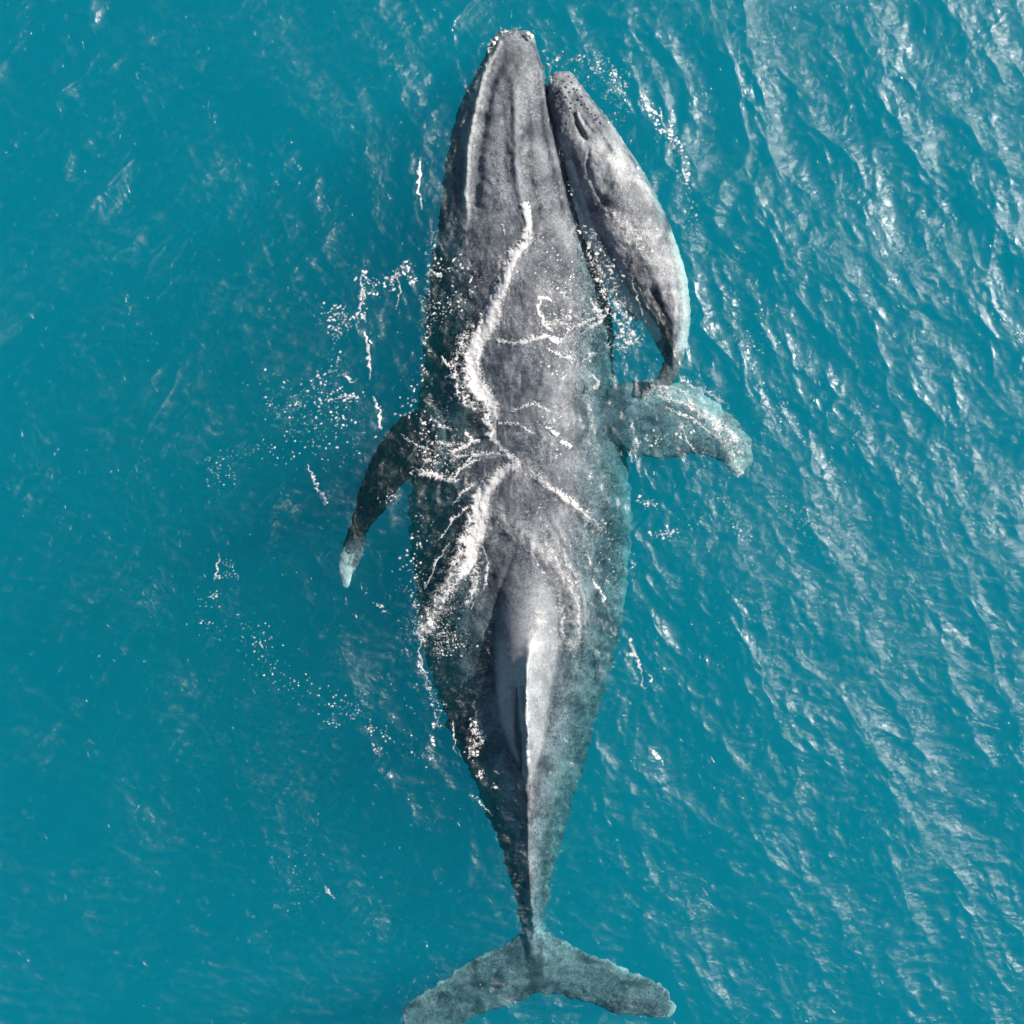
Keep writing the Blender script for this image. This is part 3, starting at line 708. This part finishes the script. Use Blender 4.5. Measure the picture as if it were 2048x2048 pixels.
# lacy areas
for pts, w, a in ((T1[2:], 34, .75), ([(924,681),(909,725),(906,754),(920,790),(950,815)], 16, .9), ([(940,660),(924,681)], 14, .8),
               ([(990,640),(1040,645),(1090,640),(1150,640),(1215,630)], 52, .45), ([(1060,570),(1110,580),(1170,600),(1230,610)], 36, .4),
               ([(870,830),(900,850),(940,880)], 40, .22), ([(850,905),(890,910),(930,930)], 34, .35), ([(830,945),(870,950),(910,960)], 14, .9),
               ([(1033,928),(982,965),(960,1000),(950,1060)], 30, .75), ([(945,1060),(920,1110),(905,1170),(875,1215),(846,1262)], 32, .8),
               ([(950,1100),(950,1150),(938,1210)], 22, .7), ([(900,1210),(880,1260),(875,1310)], 26, .35),
               ([(960,1430),(952,1470),(945,1500)], 16, .55), ([(1230,600),(1250,640),(1270,680)], 28, .5), ([(1190,520),(1220,570),(1245,610)], 24, .4),
               ([(1215,430),(1240,440),(1275,480)], 22, .75), ([(1245,430),(1235,460),(1280,500)], 16, .75),
               ([(1215,690),(1255,700),(1260,690)], 18, .6), ([(1185,460),(1200,500)], 12, .5),
               ([(1066,943),(1093,972),(1137,1001),(1180,1030)], 16, .6), ([(1090,1085),(1120,1130),(1145,1175),(1160,1210)], 11, .5),
               ([(1110,1160),(1124,1220),(1126,1270)], 7, .75), ([(1054,1380),(1055,1470),(1057,1560)], 4, .9),
               ([(1300,780),(1360,790),(1400,820)], 30, .45), ([(1360,760),(1400,775),(1440,800)], 16, .45), ([(1400,830),(1440,860),(1480,890)], 30, .5), ([(1480,900),(1475,940)], 24, .55),  # flipper strokes: froth added in place of surface glints
               ([(865,470),(860,560),(850,640)], 14, .35), ([(1000,66),(1030,60),(1060,64)], 10, .6),
               ([(1190,1120),(1215,1160),(1245,1190)], 10, .4), ([(1090,95),(1098,140),(1104,170)], 7, .65)):
    stroke(lace, pts, w, None, a)

v_solid = solid * 1.15 + 0.38 * NA + 0.20 * NB - 0.34
c_solid = np.where(solid > -0.6, sstep(-0.18, 0.34, v_solid), 0) * (0.78 + 0.22 * sstep(-0.6, 0.3, NB))
v_lace = lace * 0.9 + (LACE - 1) * 0.55 + 0.30 * NB - 0.18
c_lace = np.where(lace > -0.5, 0.85 * sstep(-0.10, 0.25, v_lace), 0)
grain = np.full((W, W), -1.0, np.float32)     # fine froth
for pts, w0, w1, a in (([(975,1015),(1021,1052),(1075,1095),(1112,1134),(1140,1171),(1155,1230),(1150,1290)], 30, 24, 1.05), ([(1040,945),(1068,946),(1093,972),(1137,1001),(1202,1060)], 26, 12, .85),
               ([(1130,1115),(1155,1150),(1168,1200),(1172,1260)], 9, 5, .8), ([(1118,1180),(1124,1230),(1122,1300)], 12, 8, .8), (T1[4:], 52, 44, .75),
               ([(960,980),(950,1060),(915,1140),(880,1200),(850,1260)], 44, 36, .75), ([(1240,440),(1262,490),(1300,560)], 34, 30, 1.0), ([(1345,480),(1368,560),(1374,640),(1366,700)], 14, 12, .7),
               ([(1180,560),(1150,620),(1100,650),(1020,650)], 60, 50, .5), ([(880,900),(940,900),(1000,915)], 34, 12, .5), ([(1056,1400),(1056,1480),(1060,1560)], 6, 4, .9),
               ([(1000,100),(985,150),(960,240),(940,340),(936,440)], 8, 7, .45), ([(1040,140),(1050,260),(1070,400),(1100,560)], 60, 90, .36), ([(1120,560),(1180,760),(1190,960),(1200,1150)], 70, 50, .36),
               ([(1300,775),(1370,790),(1440,840),(1495,900)], 34, 22, .55)):
    stroke(grain, pts, w0, w1, a)
c_grain = np.where(grain > -0.3, 0.62 * sstep(0.0, 0.45, 0.55 * grain + 0.75 * NC - 0.52), 0)
# a thin milky film under the frothy stretches
c_film = 0.20 * sstep(0.25, 0.9, np.maximum(grain, solid) + 0.3 * NA)
cover = np.maximum(np.maximum(c_solid, c_lace), np.maximum(c_grain, c_film))

# flecks and bubbles: (centre path, spread, count, size range)
rng = np.random.RandomState(11)
fleck = np.zeros((W, W), np.float32)
def dab(cx, cy, r, el=1.0, ang=0.0):
    R = int(r * max(el, 1) + 3)
    x0, x1, y0, y1 = int(cx) - R, int(cx) + R + 1, int(cy) - R, int(cy) + R + 1
    if x0 < 0 or y0 < 0 or x1 >= W or y1 >= W: return
    dx = FX[y0:y1, x0:x1] - cx; dy = FY[y0:y1, x0:x1] - cy
    c, s = math.cos(ang), math.sin(ang)
    u = (dx * c + dy * s) / el; v = -dx * s + dy * c
    fleck[y0:y1, x0:x1] = np.maximum(fleck[y0:y1, x0:x1], np.clip(r - np.hypot(u, v) - 0.6 * NB[y0:y1, x0:x1] + 0.35, 0, 1))
def spray(pts, spread, n, r0=0.8, r1=3.0, el=1.0):
    p = np.array(pts, float); L = np.hypot(*(p[1:] - p[:-1]).T); cum = np.concatenate([[0], np.cumsum(L)])
    # clustered: pick cluster centres first
    nc = max(n // 9, 3)
    tc = rng.rand(nc) * cum[-1]; oc = rng.randn(nc, 2) * spread * 0.75
    for i in range(int(n * 1.5)):
        k = rng.randint(nc)
        t = tc[k] + rng.randn() * cum[-1] * 0.05
        x = np.interp(t, cum, p[:, 0]) + oc[k, 0] + rng.randn() * spread * 0.35; y = np.interp(t, cum, p[:, 1]) + oc[k, 1] + rng.randn() * spread * 0.35
        r = 0.62 * r0 + (0.62 * r1 - 0.5 * r0) * rng.rand() ** 4
        dab(x, y, r, 1 + (el - 1) * rng.rand(), rng.rand() * 3.14)
spray([(560,820),(620,790),(680,770),(700,830),(620,880),(540,880)], 40, 230, 0.7, 3.4, 1.8)
spray([(520,900),(430,920),(400,1000),(380,980)], 30, 60, 0.8, 2.4)
spray([(620,940),(640,1000),(662,1064)], 6, 40, 1.0, 3.4, 1.6)
spray([(640,620),(700,640),(650,760),(680,790)], 18, 120, 0.9, 3.6, 2.2)
spray([(720,560),(740,570),(780,580),(830,540)], 16, 90, 1.0, 4.0, 2.2)
spray([(730,540),(725,640)], 6, 60, 1.0, 3.5, 2.2)
spray([(870,480),(865,560),(860,640),(845,720),(838,800)], 15, 90, 0.8, 3.4, 1.8)
spray([(838,800),(850,900),(838,980),(836,1080),(836,1180),(840,1290)], 22, 90, 0.9, 4.0, 1.6)
spray([(800,840),(850,880),(910,900)], 34, 80, 0.9, 3.6, 2.0)
spray([(740,980),(790,1000),(775,1020)], 18, 30, 0.9, 2.6)
spray([(780,1120),(820,1180),(840,1230)], 10, 26, 1.0, 4.0)
spray([(722,1180),(760,1210),(800,1240)], 5, 24, 1.0, 3.0)
spray([(430,1110),(470,1130),(420,1180)], 14, 40, 0.9, 2.6)
spray([(400,1220),(500,1280),(610,1380),(720,1430),(800,1480),(860,1500)], 26, 160, 0.8, 2.8)
spray([(750,1440),(760,1490),(790,1520)], 12, 60, 0.9, 3.4)
spray([(560,1700),(620,1800),(480,1650)], 60, 30, 0.7, 1.6)
spray([(868,1440),(870,1480),(872,1500)], 5, 40, 0.9, 3.4, 1.8)
spray([(830,1320),(850,1370),(880,1420),(880,1470)], 8, 90, 0.8, 2.8)
spray([(1100,140),(1130,115),(1180,112),(1215,125),(1250,160)], 10, 110, 0.8, 3.2, 1.6)
spray([(1190,150),(1230,200),(1240,230)], 22, 90, 0.8, 3.0, 1.5)
spray([(1290,190),(1310,230),(1340,270),(1360,320),(1365,370),(1390,420),(1400,460)], 11, 150, 0.9, 4.4, 1.6)
spray([(1270,330),(1330,400),(1400,450)], 26, 40, 0.7, 1.8)
spray([(1150,400),(1170,470),(1200,540),(1240,620),(1260,680)], 14, 230, 0.9, 4.2, 2.2)
spray([(1110,230),(1130,290),(1150,380)], 9, 40, 0.8, 2.6, 1.6)
spray([(1300,880),(1330,840),(1340,900)], 26, 40, 0.9, 3.6, 1.6)
spray([(1270,1000),(1300,1010),(1290,1050),(1330,1060),(1380,1045)], 10, 60, 1.0, 4.2, 1.5)
spray([(1430,1010),(1470,1040),(1440,1060)], 20, 40, 0.9, 3.0)
spray([(1500,700),(1550,760),(1560,860),(1600,900),(1630,960)], 26, 90, 0.8, 2.8)
spray([(1560,1000),(1620,1050),(1700,1090)], 30, 50, 0.8, 2.6)
spray([(1480,600),(1540,670),(1580,700)], 24, 50, 0.7, 2.0)
spray([(940,1440),(958,1470),(945,1510)], 12, 120, 0.9, 3.4, 2.2)
spray([(960,1545),(990,1580)], 8, 30, 0.9, 2.6, 2.5)
spray([(900,540),(940,560),(900,620)], 34, 110, 0.8, 3.0, 2.2)
spray([(1060,700),(1100,720),(1150,740),(1190,760)], 26, 90, 0.8, 2.6, 2.0)
spray([(1100,470),(1130,540),(1170,580)], 40, 130, 0.8, 2.4, 1.6)
spray([(1060,820),(1120,860),(1160,900)], 36, 70, 0.8, 2.2, 2.0)
spray([(1170,1000),(1220,1100),(1230,1180)], 26, 60, 0.8, 2.4, 2.0)
spray([(1030,1000),(1100,1060),(1140,1120)], 30, 120, 0.7, 1.6, 2.0)
spray([(900,1200),(880,1260),(930,1290)], 26, 160, 0.8, 2.6, 1.8)
spray([(1024,1024),(1024,1025)], 700, 260, 0.6, 1.3)
# long thin slicks of foam on the water
for pts, w in (([(841,320),(840,350),(836,385),(843,420)], 3.2), ([(730,660),(737,700),(740,760)], 3.5), ([(745,790),(757,820),(762,860)], 4.5), ([(665,800),(690,790),(720,795)], 2.5),
               ([(1258,1275),(1268,1310),(1285,1345)], 7), ([(1296,1350),(1304,1364)], 3.5), ([(1285,1350),(1287,1380)], 2.0), ([(1300,1495),(1315,1515),(1327,1528)], 3.5),
               ([(1345,290),(1355,300)], 3.5), ([(690,745),(702,765),(712,760)], 2.5), ([(438,1110),(430,1160)], 2.0), ([(1318,215),(1325,245)], 2.5), ([(520,1280),(525,1300)], 2.2),
               ([(648,1770),(668,1800)], 2.0), ([(617,930),(632,975)], 1.6), ([(846,1262),(838,1310),(852,1350),(866,1372)], 1.6), ([(905,1440),(912,1500)], 1.3), ([(938,1588),(960,1605),(985,1630)], 1.4), ([(745,1650),(720,1640)], 0)):
    if w: 
        p = np.array(pts, float)
        s2 = np.full((W, W), -1.0, np.float32); stroke(s2, pts, w * 0.9, w * 1.1, 1.0, True)
        fleck = np.maximum(fleck, np.where(s2 > -0.8, 0.9 * sstep(0.05, 0.45, s2 + 0.35 * NB + 0.45 * NA - 0.12), 0))

XLm = np.interp(FY[:, 0], *np.array(L_OUT, float).T)[:, None]; XRm = np.interp(FY[:, 0], *np.array(R_OUT, float).T)[:, None]
on_adult = (FX > XLm) & (FX < XRm) & (FY > 60) & (FY < 1960)

# thin branching threads of water and froth
for pts, w in (([(858,828),(875,850),(905,860)], 2.6), ([(893,905),(915,914),(955,905),(985,908)], 2.6), ([(905,965),(918,940),(950,920),(1000,912)], 2.8), ([(828,940),(865,945),(895,962),(912,956)], 3.4),
               ([(870,882),(900,890),(932,886)], 2.0), ([(800,868),(830,892),(870,900)], 2.0), ([(845,920),(880,925)], 2.4), ([(1040,925),(1030,915),(985,885)], 2.8), ([(905,1010),(925,985),(955,965)], 2.0),
               ([(880,1080),(905,1040),(940,1010)], 2.4), ([(850,1180),(875,1120),(900,1085)], 2.2), ([(948,1120),(955,1160),(935,1215)], 2.4), ([(965,1090),(975,1130),(972,1180)], 2.0),
               ([(1052,948),(1090,968),(1135,1000),(1180,1035),(1205,1060)], 3.0), ([(1140,1175),(1158,1215),(1160,1280)], 2.4), ([(1123,1115),(1150,1150),(1164,1195)], 2.4), ([(970,1018),(1010,1060),(1060,1105),(1100,1160)], 1.6),
               ([(1120,690),(1135,660),(1180,640),(1215,625)], 2.8),
               ([(1300,772),(1350,776),(1400,800)], 2.2), ([(1310,792),(1370,806),(1430,846),(1480,886)], 3.0), ([(1340,786),(1400,815),(1460,862),(1505,900)], 2.6), ([(1330,815),(1385,838),(1440,880)], 2.2), ([(1370,770),(1420,786),(1460,815)], 2.0),  # flipper threads: froth drawn to imitate white surface reflections
               ([(1470,930),(1485,945),(1472,955)], 3.0), ([(1360,850),(1372,880),(1392,905)], 1.8), ([(790,545),(800,580),(790,620)], 2.0), ([(720,560),(725,600),(712,640)], 2.6),
               ([(1240,470),(1262,500),(1300,520)], 1.6), ([(1232,440),(1255,462),(1290,478)], 2.4), ([(1262,560),(1275,600),(1288,632)], 2.0)):
    s2 = np.full((W, W), -1.0, np.float32); stroke(s2, pts, w * 1.1, w * 1.1, 1.0, True)
    cover = np.maximum(cover, np.where(s2 > -0.9, 0.72 * sstep(0.0, 0.6, s2 + 0.40 * NB + 0.55 * NA), 0))

def foam_mesh(name, cov, thick, **props):
    mask = cov > 0.04
    cell = mask[:-1, :-1] | mask[1:, :-1] | mask[:-1, 1:] | mask[1:, 1:]
    iy, ix = np.nonzero(cell)
    used = np.zeros((W, W), bool)
    for a in (0, 1):
        for b in (0, 1):
            used[iy + a, ix + b] = True
    vid = np.full((W, W), -1, np.int64)
    vy, vx = np.nonzero(used)
    vid[vy, vx] = np.arange(len(vy))
    # interior vertices stand proud, the rim touches the surface
    inner = np.zeros((W, W), np.float32)
    mf = cov
    inner[1:, 1:] = (mf[1:, 1:] + mf[:-1, 1:] + mf[1:, :-1] + mf[:-1, :-1]) / 4
    vxf, vyf = vx.astype(np.float32), vy.astype(np.float32)
    z = surf_z(vxf, vyf) - 0.002 + inner[vy, vx] * thick * (1.0 + 0.35 * NA[vy, vx]) + 0.004
    x, y = px2w(vxf, vyf, z)
    v = np.stack([x, y, z], -1)
    f = np.stack([vid[iy + 1, ix], vid[iy + 1, ix + 1], vid[iy, ix + 1], vid[iy, ix]], -1)
    me = np_mesh(name, v, f)
    set_attr(me, 'cover', cov[vy, vx])
    print(name, len(f))
    return link(name, me, M_FOAM, **props)

foam_mesh('foam', cover, 0.010, kind='stuff', label='white foam streaming in a winding line over the big whale')
foam_mesh('foam_fleck', np.where(cover > 0.04, 0, fleck), 0.005, kind='stuff', label='scattered white flecks and bubbles on the water round the whales')

# ------------------------------------------------------------------ small parts on the animals
def knob(name, px_, py_, r, h, mat, parent):
    z0 = float(surf_z(np.array([px_], np.float32), np.array([py_], np.float32))[0])
    x, y = px2w(px_, py_, z0)
    vs, fs = [(0, 0, h)], []
    for k, (rr, zz) in enumerate(((0.5, 0.85), (0.9, 0.4), (1.1, -0.4))):
        for j in range(8):
            a = j * math.pi / 4; q = 1 + 0.12 * math.sin(3 * a + px_)
            vs.append((r * rr * q * math.cos(a), r * rr * q * math.sin(a), h * zz))
    for j in range(8):
        jn = (j + 1) % 8
        fs.append((0, 1 + j, 1 + jn))
        fs.append((1 + j, 9 + j, 9 + jn, 1 + jn)); fs.append((9 + j, 17 + j, 17 + jn, 9 + jn))
    me = bpy.data.meshes.new(name); me.from_pydata(vs, [], fs)
    me.polygons.foreach_set('use_smooth', np.ones(len(me.polygons), bool))
    o = link(name, me, mat, parent); o.location = (x, y, z0)
    return o
def plain(name, c, r=0.5):
    T = NT(name)
    n = T.noise(40, 4); col = T.mix(n, [v * 0.7 for v in c], [v * 1.3 for v in c])
    b = T.node('ShaderNodeBsdfPrincipled', Base__Color=col, Roughness=r); T.l.new(b.outputs[0], T.out.inputs['Surface']); return T.m
M_KNOB = plain('dark_tubercle', (0.055, 0.058, 0.068), 0.4); M_BARN = plain('barnacle', (0.55, 0.54, 0.50), 0.8)
for kx, ky in ((1145,163),(1150,174),(1157,183),(1163,194),(1170,205),(1176,214),(1182,222),(1188,229),(1195,236),(1202,243),(1128,163),(1133,174),(1138,188),(1131,196),(1122,180),(1136,155),(1120,195),(1144,205),(1140,216),(1127,212),(1190,240),(1166,208),(1158,200)):
    knob('tubercle', kx + rng.randn() * 1.6, ky + rng.randn() * 2.0, 0.011 + 0.013 * rng.rand(), 0.016, M_KNOB, calf)
for kx, ky in ((1062,73),(1055,68),(992,77),(987,86)):
    knob('barnacle', kx, ky, 0.022 + 0.012 * rng.rand(), 0.015, M_BARN, adult)
